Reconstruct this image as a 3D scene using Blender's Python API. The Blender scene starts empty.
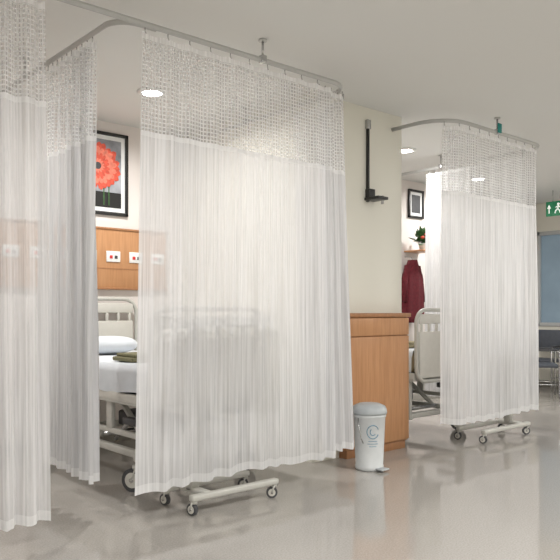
import bpy, bmesh, math, random
from mathutils import Vector, Matrix
random.seed(7)
D=bpy.data; S=bpy.context.scene
S.view_settings.view_transform='Standard'
CEIL=2.95; TZ=2.82; FY=3.46; BACK=5.9

# ---------------- materials ----------------
def newmat(name):
    m=D.materials.new(name); m.use_nodes=True
    nt=m.node_tree; b=nt.nodes['Principled BSDF']
    return m,nt,b
def M(name,col,rough=.5,metal=0,noise=0,scale=20,bump=0,emit=0,coat=0):
    m,nt,b=newmat(name)
    b.inputs['Roughness'].default_value=rough; b.inputs['Metallic'].default_value=metal
    b.inputs['Base Color'].default_value=(*col,1); b.inputs['Coat Weight'].default_value=coat
    if noise or bump:
        tc=nt.nodes.new('ShaderNodeTexCoord'); n=nt.nodes.new('ShaderNodeTexNoise')
        n.inputs['Scale'].default_value=scale; n.inputs['Detail'].default_value=4
        nt.links.new(tc.outputs['Object'],n.inputs['Vector'])
        if noise:
            r=nt.nodes.new('ShaderNodeValToRGB')
            r.color_ramp.elements[0].position=.3; r.color_ramp.elements[1].position=.7
            r.color_ramp.elements[0].color=(*[c*(1-noise) for c in col],1)
            r.color_ramp.elements[1].color=(*[min(1,c*(1+noise)) for c in col],1)
            nt.links.new(n.outputs['Fac'],r.inputs['Fac']); nt.links.new(r.outputs['Color'],b.inputs['Base Color'])
        if bump:
            bp=nt.nodes.new('ShaderNodeBump'); bp.inputs['Strength'].default_value=bump; bp.inputs['Distance'].default_value=.01
            nt.links.new(n.outputs['Fac'],bp.inputs['Height']); nt.links.new(bp.outputs['Normal'],b.inputs['Normal'])
    if emit:
        b.inputs['Emission Color'].default_value=(*col,1); b.inputs['Emission Strength'].default_value=emit
    return m
def wood(name,c1,c2,rough=.4):
    m,nt,b=newmat(name); b.inputs['Roughness'].default_value=rough
    tc=nt.nodes.new('ShaderNodeTexCoord'); mp=nt.nodes.new('ShaderNodeMapping'); mp.inputs['Scale'].default_value=(18,18,1.2)
    n=nt.nodes.new('ShaderNodeTexNoise'); n.inputs['Scale'].default_value=3; n.inputs['Detail'].default_value=6
    r=nt.nodes.new('ShaderNodeValToRGB'); r.color_ramp.elements[0].position=.3; r.color_ramp.elements[1].position=.7
    r.color_ramp.elements[0].color=(*c1,1); r.color_ramp.elements[1].color=(*c2,1)
    L=nt.links.new; L(tc.outputs['Object'],mp.inputs['Vector']); L(mp.outputs[0],n.inputs['Vector']); L(n.outputs['Fac'],r.inputs['Fac']); L(r.outputs[0],b.inputs['Base Color'])
    return m
def floor_mat():
    m,nt,b=newmat('vinyl_floor'); L=nt.links.new
    tc=nt.nodes.new('ShaderNodeTexCoord')
    n=nt.nodes.new('ShaderNodeTexNoise'); n.inputs['Scale'].default_value=110; n.inputs['Detail'].default_value=3
    n2=nt.nodes.new('ShaderNodeTexNoise'); n2.inputs['Scale'].default_value=1.3
    r=nt.nodes.new('ShaderNodeValToRGB'); r.color_ramp.elements[0].position=.35; r.color_ramp.elements[1].position=.65
    r.color_ramp.elements[0].color=(.375,.35,.32,1); r.color_ramp.elements[1].color=(.455,.43,.40,1)
    L(tc.outputs['Object'],n.inputs['Vector']); L(tc.outputs['Object'],n2.inputs['Vector']); L(n.outputs['Fac'],r.inputs['Fac'])
    L(r.outputs[0],b.inputs['Base Color'])
    mr=nt.nodes.new('ShaderNodeMapRange'); mr.inputs['To Min'].default_value=.05; mr.inputs['To Max'].default_value=.11
    L(n2.outputs['Fac'],mr.inputs['Value']); L(mr.outputs[0],b.inputs['Roughness'])
    b.inputs['Specular IOR Level'].default_value=1.0
    bp=nt.nodes.new('ShaderNodeBump'); bp.inputs['Strength'].default_value=.02; bp.inputs['Distance'].default_value=.05
    n3=nt.nodes.new('ShaderNodeTexNoise'); n3.inputs['Scale'].default_value=5; L(tc.outputs['Object'],n3.inputs['Vector'])
    L(n3.outputs['Fac'],bp.inputs['Height']); L(bp.outputs[0],b.inputs['Normal'])
    return m
def cloth_mat(name,col,transp=.1,transl=.4,net=False,cell=.0235,lw=.30,stripe=.055):
    m=D.materials.new(name); m.use_nodes=True; nt=m.node_tree; nt.nodes.clear(); L=nt.links.new
    N=nt.nodes.new
    out=N('ShaderNodeOutputMaterial'); df=N('ShaderNodeBsdfDiffuse'); tl=N('ShaderNodeBsdfTranslucent'); tp=N('ShaderNodeBsdfTransparent')
    m1=N('ShaderNodeMixShader'); m2=N('ShaderNodeMixShader')
    uv=N('ShaderNodeTexCoord'); sp=N('ShaderNodeSeparateXYZ'); L(uv.outputs['UV'],sp.inputs[0])
    def math(op,a,b=None):
        n=N('ShaderNodeMath'); n.operation=op
        for i,x in enumerate((a,b)):
            if x is None: continue
            if isinstance(x,(int,float)): n.inputs[i].default_value=x
            else: L(x,n.inputs[i])
        return n.outputs[0]
    nz=N('ShaderNodeTexNoise'); nz.inputs['Scale'].default_value=1; nz.inputs['Detail'].default_value=3
    mp=N('ShaderNodeMapping'); mp.inputs['Scale'].default_value=(75,1.2,1); L(uv.outputs['UV'],mp.inputs[0]); L(mp.outputs[0],nz.inputs['Vector'])
    mr=N('ShaderNodeMapRange'); mr.inputs['From Min'].default_value=.35; mr.inputs['From Max'].default_value=.65; L(nz.outputs['Fac'],mr.inputs['Value'])
    s2=mr.outputs[0]
    mx=N('ShaderNodeMixRGB'); mx.inputs[1].default_value=(*col,1); mx.inputs[2].default_value=(*[c*(1-stripe*2.2) for c in col],1)
    L(s2,mx.inputs[0]); L(mx.outputs[0],df.inputs[0]); L(mx.outputs[0],tl.inputs[0])
    bp=N('ShaderNodeBump'); bp.inputs['Strength'].default_value=.35; bp.inputs['Distance'].default_value=.003; L(s2,bp.inputs['Height'])
    L(bp.outputs[0],df.inputs['Normal'])
    m1.inputs[0].default_value=transl; L(df.outputs[0],m1.inputs[1]); L(tl.outputs[0],m1.inputs[2])
    L(m1.outputs[0],m2.inputs[1]); L(tp.outputs[0],m2.inputs[2])
    if net:
        fx=math('FRACT',math('MULTIPLY',sp.outputs['X'],1/cell)); fz=math('FRACT',math('MULTIPLY',sp.outputs['Y'],1/cell))
        gx=math('GREATER_THAN',fx,lw); gz=math('GREATER_THAN',fz,lw)
        h=math('MULTIPLY',math('MULTIPLY',gx,gz),.50); L(math('ADD',h,.20),m2.inputs[0])
    else:
        L(math('MULTIPLY',math('ADD',s2,.5),transp),m2.inputs[0])
    L(m2.outputs[0],out.inputs[0])
    return m

white_wall=M('wall_paint_cream',(.80,.78,.70),.7,bump=.03,scale=120)
ward_wall=M('wall_paint_pinkish',(.78,.72,.69),.7,bump=.03,scale=120)
ceil_m=M('ceiling_paint',(.73,.73,.71),.8,bump=.02,scale=90)
floor_m=floor_mat()
wood_m=wood('veneer_orange',(.46,.22,.095),(.56,.29,.14))
wood_d=wood('veneer_edge',(.34,.16,.07),(.42,.2,.09))
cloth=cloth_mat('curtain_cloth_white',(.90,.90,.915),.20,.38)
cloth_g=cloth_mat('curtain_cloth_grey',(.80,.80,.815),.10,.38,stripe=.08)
band=cloth_mat('curtain_hem_band',(.90,.90,.91),.06,.3)
net=cloth_mat('curtain_net',(.82,.82,.83),net=True)
alu=M('track_aluminium',(.50,.50,.49),.35,.3,noise=.03)
steel=M('steel_chrome',(.5,.5,.5),.25,.9,noise=.05)
bedpaint=M('bed_enamel',(.55,.54,.50),.35,noise=.04)
bedplastic=M('bed_plastic_ivory',(.64,.62,.57),.4,noise=.03)
rubber=M('rubber_grey',(.07,.07,.075),.6,noise=.1)
dark=M('dark_grey',(.05,.05,.055),.5,noise=.1)
black=M('black_metal',(.015,.015,.015),.35,noise=.1)
mattress_m=M('mattress_blue',(.30,.36,.42),.6,noise=.08)
sheet=M('bed_sheet_white',(.70,.73,.77),.8,bump=.5,scale=9,noise=.03)
olive=M('olive_blanket',(.17,.16,.09),.9,bump=.4,scale=60,noise=.15)
beige_b=M('beige_blanket',(.30,.26,.16),.9,bump=.4,scale=60,noise=.1)
binw=M('bin_plastic',(.66,.68,.69),.35,noise=.03)
bing=M('bin_lid_grey',(.45,.48,.50),.4,noise=.05)
blue=M('sticker_blue',(.14,.30,.42),.5,noise=.2,scale=50)
plate=M('socket_white',(.85,.85,.83),.35,noise=.02)
red=M('red_plastic',(.6,.03,.03),.4,noise=.05)
green=M('sign_green',(.02,.22,.10),.4,emit=.15)
signw=M('sign_white',(.9,.95,.9),.4,emit=.5)
teal=M('teal_tag',(.0,.22,.20),.4,noise=.05)
maroon=M('maroon_fabric',(.11,.008,.015),.9,bump=.5,scale=30,noise=.2)
leaf=M('leaf_green',(.04,.12,.03),.5,noise=.3)
petal=M('petal_coral',(.66,.09,.05),.6,noise=.25,scale=30)
petal2=M('petal_pink',(.78,.21,.14),.6,noise=.2,scale=30)
photo_bg=M('photo_print_grey',(.32,.33,.36),.3,noise=.5,scale=5)
matb=M('picture_mat_white',(.85,.85,.85),.6,noise=.02)
lampm=M('lamp_lens',(1,.98,.93),.4,emit=40)
panelm=M('added_panel_lens',(1,.99,.95),.4,emit=3)  # glowing face of the unseen panels added over the aisle
glassm=M('frosted_blue_glass',(.20,.27,.33),.25,noise=.15,scale=2,emit=.25)
frame_w=M('window_frame_grey',(.5,.51,.51),.4,noise=.03)
base_m=M('baseboard_grey',(.33,.31,.28),.5,noise=.05)
seat_m=M('chair_vinyl_dark',(.08,.09,.11),.5,noise=.1)

# ---------------- mesh builder ----------------
class B:
    def __init__(s,name,mats,loc=(0,0,0)):
        s.name=name; s.mats=mats; s.bm=bmesh.new(); s.loc=Vector(loc)
    def mi(s,m):
        if m not in s.mats: s.mats.append(m)
        return s.mats.index(m)
    def box(s,lo,hi,mat,bev=0.0,seg=2,rot=None):
        lo=Vector(lo);hi=Vector(hi);c=(lo+hi)/2;d=hi-lo
        t=bmesh.new(); bmesh.ops.create_cube(t,size=1)
        for v in t.verts: v.co=Vector((v.co.x*d.x,v.co.y*d.y,v.co.z*d.z))
        if bev: bmesh.ops.bevel(t,geom=t.edges[:],offset=bev,segments=seg,profile=.5,affect='EDGES')
        mt=Matrix.Translation(c)
        if rot is not None: mt=mt@rot
        bmesh.ops.transform(t,matrix=mt,verts=t.verts)
        s._merge(t,mat,bev>0)
    def _merge(s,t,mat,smooth):
        idx=s.mi(mat); mp={}
        for v in t.verts: mp[v]=s.bm.verts.new(v.co)
        for f in t.faces:
            try:
                nf=s.bm.faces.new([mp[v] for v in f.verts]); nf.material_index=idx; nf.smooth=smooth
            except ValueError: pass
        t.free()
    def cyl(s,p,q,r,mat,r2=None,n=16):
        p=Vector(p);q=Vector(q);d=q-p
        t=bmesh.new(); bmesh.ops.create_cone(t,cap_ends=True,segments=n,radius1=r,radius2=r if r2 is None else r2,depth=d.length)
        m=Matrix.Translation((p+q)/2)@d.to_track_quat('Z','Y').to_matrix().to_4x4()
        bmesh.ops.transform(t,matrix=m,verts=t.verts)
        idx=s.mi(mat); mp={}
        for v in t.verts: mp[v]=s.bm.verts.new(v.co)
        for f in t.faces:
            nf=s.bm.faces.new([mp[v] for v in f.verts]); nf.material_index=idx; nf.smooth=len(f.verts)==4
        t.free()
    def tube(s,pts,r,mat,n=8,closed=False):
        pts=[Vector(p) for p in pts]; idx=s.mi(mat); rings=[]; N=len(pts)
        up=Vector((0,0,1)); 
        for i,p in enumerate(pts):
            a=pts[(i-1)%N] if (closed or i>0) else p; b=pts[(i+1)%N] if (closed or i<N-1) else p
            t=(b-a).normalized()
            ref=up if abs(t.z)<.95 else Vector((1,0,0))
            if i>0 and abs(prev.dot(t))<.95: ref=prev
            x=(ref-t*ref.dot(t)).normalized(); y=t.cross(x); prev=x
            rings.append([s.bm.verts.new(p+x*r*math.cos(2*math.pi*k/n)+y*r*math.sin(2*math.pi*k/n)) for k in range(n)])
        rng=N if closed else N-1
        for i in range(rng):
            A=rings[i];C=rings[(i+1)%N]
            for k in range(n):
                f=s.bm.faces.new([A[k],A[(k+1)%n],C[(k+1)%n],C[k]]); f.material_index=idx; f.smooth=True
        if not closed:
            for rg in (rings[0][::-1],rings[-1]):
                f=s.bm.faces.new(rg); f.material_index=idx
    def lathe(s,prof,c,mat,n=32,caps=True):
        c=Vector(c); idx=s.mi(mat); rings=[]
        for r,z in prof:
            rings.append([s.bm.verts.new(c+Vector((max(r,1e-4)*math.cos(2*math.pi*k/n),max(r,1e-4)*math.sin(2*math.pi*k/n),z))) for k in range(n)])
        for i in range(len(rings)-1):
            for k in range(n):
                f=s.bm.faces.new([rings[i][k],rings[i][(k+1)%n],rings[i+1][(k+1)%n],rings[i+1][k]]); f.material_index=idx; f.smooth=True
        if caps:
            f=s.bm.faces.new(rings[0][::-1]); f.material_index=idx
            f=s.bm.faces.new(rings[-1]); f.material_index=idx
    def poly(s,pts,mat):
        f=s.bm.faces.new([s.bm.verts.new(p) for p in pts]); f.material_index=s.mi(mat)
    def wheel(s,c,r,w,axis):
        c=Vector(c);a=Vector(axis).normalized()
        s.cyl(c-a*w/2,c+a*w/2,r,rubber,n=24)
        s.cyl(c-a*(w/2+.003),c+a*(w/2+.003),r*.66,bedplastic,n=20)
        s.cyl(c-a*(w/2+.012),c+a*(w/2+.012),r*.2,steel,n=10)
    def castor(s,x,y,top,r,ang=0.6,w=.03):
        a=Vector((math.cos(ang),math.sin(ang),0)); f=Vector((-a.y,a.x,0))
        c=Vector((x,y,r))+f*r*.4
        s.wheel(c,r,w,a)
        for sgn in(-1,1):
            o=a*sgn*(w/2+.008)
            s.tube([c+o,Vector((x,y,2*r+.01))+o*.9],.006,bedpaint,n=6)
        s.cyl((x,y,2*r+.0),(x,y,2*r+.02),w*.8,bedpaint,n=14)
        s.cyl((x,y,2*r+.0),(x,y,top),.012,steel,n=10)
    def done(s,recalc=True):
        me=D.meshes.new(s.name)
        if recalc: bmesh.ops.recalc_face_normals(s.bm,faces=s.bm.faces[:])
        s.bm.to_mesh(me); s.bm.free()
        for m in s.mats: me.materials.append(m)
        o=D.objects.new(s.name,me); o.location=s.loc; S.collection.objects.link(o); return o

# ---------------- room ----------------
X0,X1,Y0=-2.6,10.6,-2.6
b=B('floor',[floor_m]); b.box((X0-.1,Y0-.1,-.1),(X1+.1,BACK+.1,0),floor_m); b.done()
b=B('ceiling',[ceil_m]); b.box((X0-.1,Y0-.1,CEIL),(X1+.1,BACK+.1,CEIL+.1),ceil_m); b.done()
b=B('wall_back',[ward_wall]); b.box((X0-.1,BACK,0),(X1+.1,BACK+.1,CEIL),ward_wall); b.done()
b=B('wall_left',[white_wall]); b.box((X0-.1,Y0,0),(X0,BACK,CEIL),white_wall); b.done()
b=B('wall_front',[white_wall]); b.box((X0-.1,Y0-.1,0),(X1+.1,Y0,CEIL),white_wall); b.done()
b=B('wall_right',[white_wall])
wy0,wy1,wz0,wz1=3.2,5.76,1.0,2.46
b.box((X1,Y0,0),(X1+.1,wy0,CEIL),white_wall); b.box((X1,wy1,0),(X1+.1,BACK,CEIL),white_wall)
b.box((X1,wy0,0),(X1+.1,wy1,wz0),white_wall); b.box((X1,wy0,wz1),(X1+.1,wy1,CEIL),white_wall); b.done()
b=B('window_1',[glassm])
b.box((X1+.04,wy0,wz0),(X1+.055,wy1,wz1),glassm)
for y in (wy0,wy0+.84,wy0+1.68,wy1):
    b.box((X1-.015,y-.02,wz0-.03),(X1+.08,y+.02,wz1+.03),frame_w,.004)
for z in (wz0,wz1): b.box((X1-.015,wy0-.03,z-.03),(X1+.08,wy1+.03,z+.03),frame_w,.004)
b.done()
PX0,PX1,PY=3.86,4.97,4.02
b=B('wall_partition',[white_wall]); b.box((PX0,PY,0),(PX1,BACK,CEIL),white_wall); b.done()
b=B('baseboard_back',[base_m]); b.box((X0,BACK-.012,0),(PX0,BACK,.1),base_m,.003); b.box((PX1,BACK-.012,0),(X1,BACK,.1),base_m,.003); b.done()
b=B('baseboard_right',[base_m]); b.box((X1-.012,Y0,0),(X1,BACK-.02,.1),base_m,.003); b.done()

# ---------------- curtain tracks ----------------
def rounded(pts,radii,n=10):
    out=[]
    pts=[Vector(p) for p in pts]
    for i,p in enumerate(pts):
        if i==0 or i==len(pts)-1 or not radii[i]: out.append(p); continue
        r=radii[i]; a=(pts[i-1]-p).normalized(); c=(pts[i+1]-p).normalized()
        cen=p+a*r+c*r
        for k in range(n+1):
            t=k/n*math.pi/2
            out.append(cen-c*r*math.cos(t)-a*r*math.sin(t))
    return out
def track(name,pts,hang):
    b=B(name,[alu])
    b.tube([(p.x,p.y,TZ) for p in pts],.014,alu,n=10)
    b.tube([(p.x,p.y,TZ-.012) for p in pts],.009,alu,n=6)
    for (x,y) in hang:
        b.cyl((x,y,TZ+.01),(x,y,CEIL),.008,steel,n=10)
        b.cyl((x,y,CEIL-.012),(x,y,CEIL),.028,alu,n=16)
        b.box((x-.02,y-.02,TZ-.02),(x+.02,y+.02,TZ+.028),steel,.004)
    return b
pA=rounded([Vector((X0,FY,0)),Vector((3.72,FY,0)),Vector((3.72,BACK,0))],[0,.2,0])
b=track('curtain_track',pA,[(-1,FY),(.9,FY),(2.88,FY),(3.72,4.7)]); b.done()
pB=rounded([Vector((1.86,BACK,0)),Vector((1.86,FY+.02,0)),Vector((2.1,FY+.02,0))],[0,.14,0])
b=track('curtain_track',pB,[(1.86,4.8)]); b.done()
pC=rounded([Vector((4.84,PY,0)),Vector((4.84,FY,0)),Vector((6.5,FY,0)),Vector((6.5,BACK,0))],[0,.3,.2,0])
b=track('curtain_track',pC,[(5.63,FY),(6.5,4.7)])
b.box((5.60,FY-.03,TZ-.01),(5.66,FY-.02,TZ+.075),teal,.003)
b.done()

# ---------------- curtains ----------------
def along(pts,step=.006):
    res=[];acc=0
    for i in range(len(pts)-1):
        a,c=pts[i],pts[i+1]; L=(c-a).length; n=max(1,int(L/step)); t=(c-a).normalized()
        for k in range(n): res.append((a+(c-a)*k/n,t,acc+L*k/n))
        acc+=L
    res.append((pts[-1],t,acc)); return res,acc
def curtain(name,pts,mat,amp=.03,wl=.12,hem=.2,irr=.5,seed=0,flare=0.03,step=.005,hookstep=.15,netz=2.22,amp_top=.45,hem_tilt=0,push=(0,0)):
    rnd=random.Random(seed)
    P,L=along([Vector(p) for p in pts],step)
    b=B(name,[mat]); bm=b.bm; uvl=bm.loops.layers.uv.new('UVMap')
    top=TZ-.045
    zs=[top,top-.04]; 
    z=top-.04
    while z-.07>netz: z-=.07; zs.append(z)
    zs.append(netz); zs.append(netz-.03)
    n=22
    for k in range(1,n+1): zs.append((netz-.03)+(hem+.05-(netz-.03))*k/n)
    zs.append(hem)
    f1=[rnd.uniform(0,6.28) for _ in range(8)]
    ffs=[rnd.uniform(.6,1.6) for _ in range(3)]
    ph=[];p=0;last=0
    for (q,t,s) in P:
        w=1+irr*.5*(math.sin(ffs[0]*s*7+f1[0])+math.sin(ffs[1]*s*13+f1[1]))
        p+=(s-last)*2*math.pi/wl*max(.3,w); last=s; ph.append(p)
    cols=[]
    for j,(q,t,s) in enumerate(P):
        nrm=Vector((-t.y,t.x,0)); col=[]
        am=amp*max(.25,(.7+irr*(.45*math.sin(5.3*s+f1[2])+.3*math.sin(11*s+f1[3]))))
        for z in zs:
            h=(top-z)/(top-hem)
            g=amp_top+(1-amp_top)*min(1,h*1.5)
            drift=irr*(.9*math.sin(h*2.3+f1[4]+s*1.5)+.35*math.sin(h*5+s*6+f1[6]))
            x=ph[j]+drift
            off=am*g*(math.sin(x)+.28*math.sin(2.3*x+f1[5]+h)+.25*math.sin(.43*x+h*3)+.08*math.sin(5.1*x+f1[7]))
            lat=(s/L-.5)*flare*h*2+.3*am*g*math.cos(2*x)*.5
            zz=z
            if z==top: zz=z-.012*abs(math.sin(math.pi*s/hookstep))
            if z<=hem+.06: zz=z+.010*math.sin(s*4+f1[1])+.005*math.sin(x)+hem_tilt*(s/L-.5)
            col.append(bm.verts.new((q.x+nrm.x*off+t.x*lat+push[0]*h,q.y+nrm.y*off+t.y*lat+push[1]*h,zz)))
        cols.append(col)
    us=[0]
    for j in range(1,len(cols)):
        us.append(us[-1]+max(.0006,(cols[j][len(zs)//3].co-cols[j-1][len(zs)//3].co).length))
    mi_net=b.mi(net); mi_band=b.mi(band); mi_c=b.mi(mat)
    for j in range(len(cols)-1):
        for i in range(len(zs)-1):
            f=bm.faces.new([cols[j][i],cols[j][i+1],cols[j+1][i+1],cols[j+1][i]]); f.smooth=True
            zm=(zs[i]+zs[i+1])/2
            f.material_index = mi_band if (zm>top-.04 or netz-.03<zm<netz or zm<hem+.05) else (mi_net if zm>netz else mi_c)
            uvs=[(us[j],zs[i]),(us[j],zs[i+1]),(us[j+1],zs[i+1]),(us[j+1],zs[i])]
            for lp,u in zip(f.loops,uvs): lp[uvl].uv=u
    s0=0.02
    for (q,t,s) in P:
        if s>=s0:
            s0+=hookstep
            b.tube([(q.x,q.y,TZ-.022),(q.x,q.y,TZ-.035),(q.x+t.x*.006,q.y+t.y*.006,TZ-.055)],.0035,steel,n=5)
    return b.done(recalc=False)
V=Vector
curtain('privacy_curtain',[V((.0,FY,0)),V((1.44,FY,0))],cloth,amp=.045,wl=.13,hem=.145,seed=1,hookstep=.08,netz=2.27,amp_top=.7)
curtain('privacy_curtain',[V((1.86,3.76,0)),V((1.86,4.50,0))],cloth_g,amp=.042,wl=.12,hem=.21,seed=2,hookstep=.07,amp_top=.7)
curtain('privacy_curtain',[V((2.0,FY,0)),V((3.5,FY,0))],cloth,amp=.018,wl=.17,hem=.185,seed=5,irr=.75,flare=.045,amp_top=.35)
cor=rounded([V((3.42,FY+.055,0)),V((3.76,FY+.055,0)),V((3.76,4.15,0))],[0,.12,0])
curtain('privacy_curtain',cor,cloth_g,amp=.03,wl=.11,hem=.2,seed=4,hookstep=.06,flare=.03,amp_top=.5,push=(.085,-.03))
curtain('privacy_curtain',[V((4.885,FY+.06,0)),V((5.05,FY,0)),V((6.33,FY,0))],cloth,amp=.018,wl=.17,hem=.25,seed=9,irr=.75,flare=.02)
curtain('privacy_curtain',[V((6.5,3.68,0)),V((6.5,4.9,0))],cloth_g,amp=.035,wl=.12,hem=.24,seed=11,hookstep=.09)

# ---------------- hospital bed ----------------
def rr(w,h,r,n=6):
    o=[]
    for cx,cz,a0 in ((w-r,h-r,0),(r,h-r,90),(r,r,180),(w-r,r,270)):
        for k in range(n+1):
            a=math.radians(a0+90*k/n); o.append((cx+r*math.cos(a),cz+r*math.sin(a)))
    return o
def bed(x,y,acc,mm,flip=False):
    W,Lb=.95,1.86
    b=B('hospital_bed',[bedpaint],(x,y,0))
    for cx in(.0,W-.0):
        for cy in(.17,1.6): b.castor(cx,cy,.24,.078,ang=.5,w=.045)
    for cx in(.06,W-.06): b.box((cx-.025,.1,.2),(cx+.025,1.7,.25),bedpaint,.008)
    for cy in(.17,1.6): b.box((-.02,cy-.03,.2),(W+.02,cy+.03,.25),bedpaint,.008)
    for cx in(.2,W-.2):
        for a,c in((.35,.85),(1.05,1.5)):
            b.tube([(cx,a,.24),(cx,c,.6)],.022,bedpaint)
            b.tube([(cx,c,.24),(cx,(a+c)/2,.42)],.018,steel)
    b.cyl((.2,.35,.25),(W-.2,.35,.25),.02,steel); b.cyl((.2,1.05,.25),(W-.2,1.05,.25),.02,steel)
    b.box((.35,.5,.3),(.6,1.1,.42),dark,.02)
    for cx in(.05,W-.05):
        b.box((cx-.02,.1,.24),(cx+.02,.2,.6),bedpaint,.01)
        b.box((cx-.03,.22,.42),(cx+.03,.42,.47),dark,.01)
        b.box((cx-.015,.2,.33),(cx+.015,.95,.37),bedpaint,.008)
        b.box((cx-.018,.6,.36),(cx+.018,.68,.57),bedpaint,.008)
    b.box((.0,.04,.56),(W,Lb-.04,.6),bedpaint,.01)
    for cx in(.015,W-.015): b.box((cx-.02,.03,.58),(cx+.02,Lb-.03,.64),bedplastic,.01)
    for k in range(9): b.box((.04,.12+k*.19,.6),(W-.04,.22+k*.19,.62),steel,.003)
    b.box((.03,.06,.64),(W-.03,Lb-.08,.82),mm,.05,4)
    n1,n2=26,40; g=[]
    for i in range(n1+1):
        row=[]
        u=i/n1
        for j in range(n2+1):
            v=j/n2; yy=.05+v*(Lb-.13)
            t=(u-.5)*2
            if abs(t)<.78:
                xx=W/2+t/.78*(W/2-.012); zz=.84+.006*math.sin(v*9+u*7)
            else:
                k=(abs(t)-.78)/.22; xx=W/2+math.copysign(W/2+.004+.010*math.sin(v*34+k*2)*k,t); zz=.835-k*.19+.012*math.sin(v*16)*k
            row.append(b.bm.verts.new((xx,yy,zz)))
        g.append(row)
    idx=b.mi(sheet)
    for i in range(n1):
        for j in range(n2):
            f=b.bm.faces.new([g[i][j],g[i+1][j],g[i+1][j+1],g[i][j+1]]); f.material_index=idx; f.smooth=True
    t=bmesh.new(); bmesh.ops.create_uvsphere(t,u_segments=24,v_segments=14,radius=1)
    for v in t.verts:
        c=v.co; c.x=math.copysign(abs(c.x)**.6,c.x)*.28; c.y=math.copysign(abs(c.y)**.6,c.y)*.18; c.z*=.075
        c.x+=W/2-.04; c.y+=Lb-.36; c.z+=.92
    b._merge(t,sheet,True)
    b.box((.10,.42,.842),(.72,.72,.875),acc,.014,3); b.box((.12,.43,.873),(.70,.70,.9),acc,.013,3)
    for yy,h,z0 in((0,.66,.56),(Lb,.74,.58)):
        o=rr(W,h,.13)
        b.tube([(p[0],yy,z0+p[1]) for p in o],.019,bedpaint,n=8,closed=True)
        b.box((.04,yy-.012,z0+.03),(W-.04,yy+.012,z0+h-.20),bedplastic,.008)
        b.box((.04,yy-.012,z0+h-.13),(W-.04,yy+.012,z0+h-.04),bedplastic,.008)
        for k in range(8): b.box((.06+k*.115,yy-.01,z0+h-.21),(.085+k*.115,yy+.01,z0+h-.12),bedplastic,.004)
    for cx in(-.035,W+.035):
        y0,y1,z0,z1=1.02,1.74,.74,1.14
        o=rr(y1-y0,z1-z0,.1)
        b.tube([(cx,y0+p[0],z0+p[1]) for p in o],.018,bedplastic,n=8,closed=True)
        b.box((cx-.012,y0+.02,z0+.24),(cx+.012,y1-.02,z0+.30),bedplastic,.008)
        for k in range(6):
            yy=y0+.1+k*(y1-y0-.2)/5
            b.box((cx-.01,yy-.016,z0),(cx+.01,yy+.016,z1),bedplastic,.007)
        for yy in(y0+.2,y1-.2): b.box((cx-.012,yy-.02,.56),(cx+.012,yy+.02,z0+.02),steel,.004)
    return b.done()
bed(2.36,3.97,olive,mattress_m)
bed(5.12,3.97,beige_b,M('mattress_tan',(.42,.33,.20),.6,noise=.06))

# ---------------- overbed tables ----------------
def otable(x,y,w,d,colx,top):
    b=B('overbed_table',[bedpaint],(x,y,0))
    for cx in(0,w):
        for cy in(0,d): b.castor(cx,cy,.11,.036,ang=.9 if cx else .2,w=.024)
    b.box((-.025,-.025,.085),(w+.025,.025,.125),bedpaint,.012)
    b.box((-.025,d-.025,.085),(w+.025,d+.025,.125),bedpaint,.012)
    b.box((colx-.03,-.0,.09),(colx+.03,d,.13),bedpaint,.012)
    b.box((colx-.03,d/2-.02,.1),(colx+.03,d/2+.05,.75),bedpaint,.01)
    b.box((colx-.02,d/2-.01,.7),(colx+.02,d/2+.04,top-.02),steel,.006)
    b.box((-.05,.09,top-.03),(w+.05,d+.09,top),bedplastic,.012,3)
    b.box((-.05,.09,top-.045),(w+.05,.1,top-.02),bedpaint,.004)
    return b.done()
otable(2.33,3.43,.62,.3,.1,1.18)
otable(5.6,3.57,.75,.27,.65,1.12)

# ---------------- pedal bin ----------------
b=B('pedal_bin',[binw],(4.04,3.58,0))
b.lathe([(.100,0),(.108,.01),(.110,.03),(.105,.034),(.122,.40),(.128,.405),(.128,.425),(.0,.425)],(0,0,0),binw,40)
b.lathe([(.133,.425),(.135,.44),(.130,.465),(.118,.485),(.08,.502),(.03,.508),(.0,.509)],(0,0,0),bing,40)
b.box((-.045,-.165,.012),(.045,-.095,.026),bing,.006)
b.box((-.03,.11,.38),(.03,.145,.45),bing,.006)
ang0=math.radians(-125)
ring=[]
for k in range(24):
    t=k/23*math.pi*1.75+.4
    a=ang0+.38*math.cos(t); z=.30+.05*math.sin(t); r=.1185+(z-.3)*.046+.001
    ring.append((r*math.cos(a),r*math.sin(a),z))
b.tube(ring,.003,blue,n=6)
ring=[]
for k in range(12):
    t=k/11*math.pi*1.1+2.2
    a=ang0+.18*math.cos(t); z=.30+.025*math.sin(t); r=.1185+(z-.3)*.046+.001
    ring.append((r*math.cos(a),r*math.sin(a),z))
b.tube(ring,.003,blue,n=6)
for zz,wd in((.23,.30),(.21,.36),(.19,.25)):
    pts=[]
    for k in range(10):
        a=ang0-wd+2*wd*k/9; r=.105+(zz-.034)*.0465+.0005; pts.append((r*math.cos(a),r*math.sin(a),zz))
    b.tube(pts,.0022,blue,n=5)
b.tube([(-.126,0,.40),(-.15,-.03,.34),(-.15,-.05,.26),(-.135,-.06,.22)],.004,steel,n=6)
b.done()

# ---------------- wooden cabinet ----------------
cx0,cx1,cy0,cy1=4.14,4.93,3.90,4.015
b=B('wooden_cabinet',[wood_m])
b.box((cx0+.02,cy0+.03,0),(cx1-.02,cy1,.08),wood_d,.002)
b.box((cx0,cy0+.02,.07),(cx1,cy1,1.16),wood_m,.003)
b.box((cx0-.012,cy0-.012,1.155),(cx1+.012,cy1,1.19),wood_d,.006)
b.box((cx0+.006,cy0,1.0),(cx1-.006,cy0+.022,1.148),wood_m,.003)
b.box((cx0+.006,cy0,.085),(cx1-.006,cy0+.022,.992),wood_m,.003)
b.done()

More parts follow.
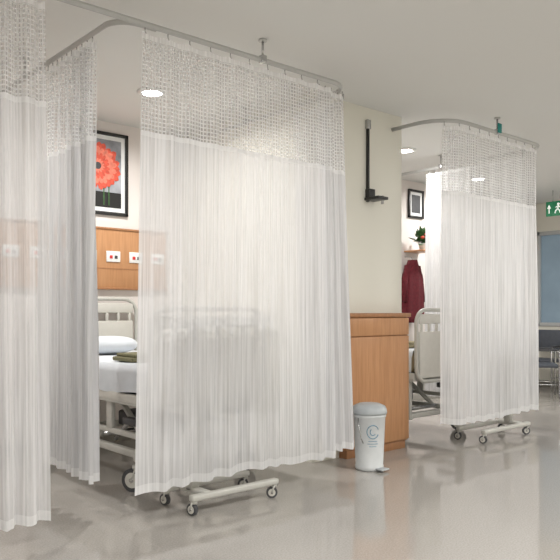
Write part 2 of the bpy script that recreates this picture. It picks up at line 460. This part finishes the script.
# ---------------- wall bracket ----------------
b=B('wall_mounted_bracket',[black])
bx=4.50
b.box((bx-.009,PY-.03,2.14),(bx+.009,PY-.001,2.80),black,.004)
b.box((bx-.022,PY-.035,2.76),(bx+.022,PY-.001,2.84),steel,.005)
b.box((bx-.03,PY-.16,2.15),(bx+.10,PY-.001,2.175),black,.005)
b.box((bx-.02,PY-.05,2.17),(bx+.06,PY-.001,2.25),black,.008)
b.cyl((bx+.09,PY-.10,2.12),(bx+.09,PY-.10,2.19),.012,steel)
b.done()

# ---------------- headwall panels ----------------
def headwall(x0,x1):
    Y=BACK-.001
    b=B('headwall_panel',[wood_m])
    b.box((x0,Y-.03,1.42),(x1,Y,1.96),wood_m,.004)
    b.box((x0,Y-.034,1.595),(x1,Y-.028,1.603),wood_d)
    b.box((x0-.01,Y-.04,1.955),(x1+.01,Y,1.975),wood_d,.003)
    b.box((x0-.01,Y-.04,1.405),(x1+.01,Y,1.425),wood_d,.003)
    x=x0+.13
    while x<x1-.15:
        b.box((x,Y-.042,1.66),(x+.14,Y-.03,1.76),plate,.004)
        b.box((x+.03,Y-.046,1.69),(x+.06,Y-.042,1.72),red,.002)
        b.box((x+.08,Y-.046,1.69),(x+.11,Y-.042,1.72),dark,.002)
        x+=.235
    b.cyl((x0+.8,Y-.09,1.52),(x0+.8,Y-.03,1.52),.02,steel)
    b.done()
headwall(1.95,3.66); headwall(5.1,6.4); headwall(-1.2,1.7)

# ---------------- framed pictures ----------------
def picture(x0,x1,z0,z1,flower):
    y=BACK-.001
    b=B('framed_flower_picture' if flower else 'framed_picture',[black])
    fw=.03
    b.box((x0,y-.03,z0),(x0+fw,y,z1),black,.004); b.box((x1-fw,y-.03,z0),(x1,y,z1),black,.004)
    b.box((x0,y-.03,z0),(x1,y,z0+fw),black,.004); b.box((x0,y-.03,z1-fw),(x1,y,z1),black,.004)
    b.box((x0+.02,y-.014,z0+.02),(x1-.02,y-.002,z1-.02),matb)
    mg=.05+.02
    b.box((x0+mg,y-.017,z0+mg),(x1-mg,y-.013,z1-mg),photo_bg if flower else dark)
    if flower:
        L,R_,Bt,T=x0+mg,x1-mg,z0+mg,z1-mg
        def flowerhead(cx,cz,scale,dy,sq=.9):
            rnd=random.Random(3)
            for ring,(R,n,mat,yy) in enumerate(((.21,26,petal,y-.0185),(.17,22,petal2,y-.0205),(.115,18,petal,y-.0225),(.065,14,petal2,y-.0245))):
                R*=scale
                for k in range(n):
                    a=2*math.pi*k/n+ring*.1+rnd.uniform(-.06,.06); R2=R*rnd.uniform(.88,1.05); w=R2*.17
                    d=Vector((math.cos(a),0,math.sin(a))); e=Vector((-math.sin(a),0,math.cos(a)))
                    c=Vector((cx,yy-dy,cz))
                    pts=[c+d*R2*.15-e*w*.3,c+d*R2*.6-e*w,c+d*R2*.92-e*w*.6,c+d*R2,c+d*R2*.92+e*w*.6,c+d*R2*.6+e*w,c+d*R2*.15+e*w*.3]
                    pts=[Vector((min(max(p.x,L),R_),p.y-.00005*k,min(max(p.z*sq+cz*(1-sq),Bt),T))) for p in pts]
                    b.poly(pts,mat)
            b.cyl((cx,y-.026-dy,cz),(cx,y-.016,cz),.03*scale,dark,n=20)
        b.box((L,y-.018,Bt),(R_,y-.016,Bt+.14),black)
        for sx in(.2,.25): b.box((L+sx,y-.0185,Bt+.02),(L+sx+.01,y-.0175,Bt+.3),leaf)
        flowerhead(L+.14,(z0+z1)/2+.06,1.1,.004,1.0)
    b.done()
picture(2.73,3.25,2.09,2.85,True)
picture(7.42,7.74,2.46,2.84,False)

# ---------------- downlights and added ceiling panels ----------------
def downlight(x,y,power):
    b=B('ceiling_downlight',[plate],(x,y,CEIL))
    b.lathe([(.078,-.001),(.115,-.001),(.118,-.008),(.10,-.016),(.078,-.014)],(0,0,0),plate,32,caps=False)
    b.cyl((0,0,-.012),(0,0,-.002),.078,lampm,n=32)
    b.done()
    l=D.lights.new('downlight_lamp','AREA'); l.shape='DISK'; l.size=.15; l.energy=power; l.color=(1,.99,.96); l.spread=math.radians(165)
    o=D.objects.new('downlight_lamp',l); o.location=(x,y,CEIL-.025); S.collection.objects.link(o)
for x,y,p in((2.9,4.86,32),(6.0,4.8,26),(8.0,5.2,30),(.3,4.8,24)): downlight(x,y,p)  # third one is added to light the far bay, kept behind the curtain
def panel(x,y,p):  # unseen panel with area lamp, added above the aisle to light the room
    b=B('added_ceiling_panel',[plate],(x,y,CEIL))
    b.box((-.62,-.32,-.02),(.62,.32,0),plate,.006); b.box((-.59,-.29,-.026),(.59,.29,-.018),panelm,.002); b.done()
    l=D.lights.new('added_ceiling_lamp','AREA'); l.shape='RECTANGLE'; l.size=1.1; l.size_y=.5; l.energy=p; l.color=(1,.995,.985)
    o=D.objects.new('added_ceiling_lamp',l); o.location=(x,y,CEIL-.035); S.collection.objects.link(o)
for x,y,p in((-1.2,.2,64),(1.8,.2,68),(4.8,.2,68),(7.8,.4,62),(9.8,1.5,34)): panel(x,y,p)

# ---------------- exit sign ----------------
b=B('exit_sign',[green])
ex=9.6
b.box((ex-.015,4.5,2.58),(ex+.015,5.1,2.79),green,.004)
for y in(4.6,5.0): b.cyl((ex,y,2.79),(ex,y,CEIL),.006,steel)
b.poly([(ex-.018,5.02,2.69),(ex-.018,5.08,2.69),(ex-.018,5.05,2.75)],signw)
b.box((ex-.018,5.043,2.62),(ex-.016,5.057,2.70),signw)
b.cyl((ex-.018,4.91,2.745),(ex-.014,4.91,2.745),.018,signw)
b.tube([(ex-.018,4.91,2.73),(ex-.018,4.92,2.68),(ex-.018,4.95,2.65),(ex-.018,4.96,2.615)],.009,signw,n=6)
b.tube([(ex-.018,4.92,2.68),(ex-.018,4.89,2.65),(ex-.018,4.88,2.615)],.009,signw,n=6)
b.tube([(ex-.018,4.95,2.70),(ex-.018,4.91,2.72),(ex-.018,4.87,2.69)],.008,signw,n=6)
b.done()

# ---------------- chairs ----------------
def chair(x,y,rot):
    b=B('waiting_chair',[steel],(x,y,0))
    b.box((-.22,-.21,.43),(.22,.21,.48),seat_m,.02,3)
    b.box((-.22,.19,.60),(.22,.225,.92),seat_m,.02,3)
    for sx in(-.23,.23):
        b.tube([(sx,-.22,.012),(sx,-.22,.64),(sx,-.18,.67),(sx,.18,.67)],.014,steel)
        b.tube([(sx,.26,.012),(sx,.2,.44),(sx,.22,.92)],.014,steel)
        b.box((sx-.025,-.2,.665),(sx+.025,.16,.69),dark,.008)
        b.tube([(sx,-.22,.2),(sx,.24,.2)],.009,steel)
    b.tube([(-.23,-.2,.42),(.23,-.2,.42)],.01,steel); b.tube([(-.23,.2,.42),(.23,.2,.42)],.01,steel)
    o=b.done(); o.rotation_euler=(0,0,rot)
chair(10.2,5.45,-1.57); chair(10.2,4.85,-1.57); chair(9.25,5.0,.6); chair(10.2,4.2,-1.57)

# ---------------- robe and plant in second bay ----------------
RX=7.36
b=B('hanging_robe',[maroon])
bm=b.bm; n=40; rows=[]
for i in range(14):
    h=i/13; z=1.88-h*.82; w=.05+.13*min(1,h*4)+.05*h; row=[]
    for k in range(n):
        a=2*math.pi*k/n; r=1+.10*math.sin(a*8+h)*min(1,h*3)
        row.append(bm.verts.new((RX+w*r*math.cos(a),BACK-.13+.07*r*math.sin(a),z)))
    rows.append(row)
for i in range(13):
    for k in range(n):
        f=bm.faces.new([rows[i][k],rows[i][(k+1)%n],rows[i+1][(k+1)%n],rows[i+1][k]]); f.smooth=True
bm.faces.new(rows[0]); bm.faces.new(rows[-1][::-1])
for s_ in(-1,1): b.tube([(RX+s_*.10,BACK-.13,1.80),(RX+s_*.17,BACK-.13,1.56),(RX+s_*.19,BACK-.14,1.33)],.045,maroon,n=10)
b.tube([(RX,BACK-.13,1.87),(RX,BACK-.11,1.92),(RX,BACK-.002,1.93)],.006,steel)
b.done()
b=B('potted_plant',[leaf])
px,py=7.50,BACK-.2
b.box((px-.16,BACK-.32,1.99),(px+.16,BACK-.002,2.01),wood_m,.004)
b.lathe([(.05,0),(.065,.08),(.07,.09),(.06,.09)],(px,py,2.01),plate,20)
rnd=random.Random(5)
for k in range(110):
    a=rnd.uniform(0,6.28); e=rnd.uniform(-.25,1.3); L=rnd.uniform(.08,.27)
    d=Vector((math.cos(a)*math.cos(e),min(.5,math.sin(a))*math.cos(e),math.sin(e))); d.y*=.6
    c=Vector((px,py,2.11)); q=c+d*L; s_=d.cross(Vector((0,0,1))).normalized()*.04
    if q.y>BACK-.02: q.y=BACK-.03
    b.poly([c+d*L*.4,c+d*L*.7+s_,q,c+d*L*.7-s_],leaf)
    if k%3==0: b.tube([c,q],.003,leaf,n=4)
b.cyl((px,py,2.05),(px,py,2.12),.03,leaf)
for k in range(5):
    b.lathe([(.0,0),(.025,.01),(.025,.03),(.0,.04)],(px-.12+.05*k,py-.02*(k%2)-.08,2.15+.04*(k%3)),petal,8)
b.done()

# ---------------- camera / world ----------------
w=D.worlds.new('w'); S.world=w; w.use_nodes=True
w.node_tree.nodes['Background'].inputs[0].default_value=(.6,.75,.9,1); w.node_tree.nodes['Background'].inputs[1].default_value=.8
cam=D.cameras.new('camera'); co=D.objects.new('camera',cam); S.collection.objects.link(co)
cam.lens=45; cam.sensor_width=36; cam.shift_y=.057
co.location=(0,0,1.2); co.rotation_euler=(math.radians(90),0,-math.atan2(.6585,.7526))
S.camera=co
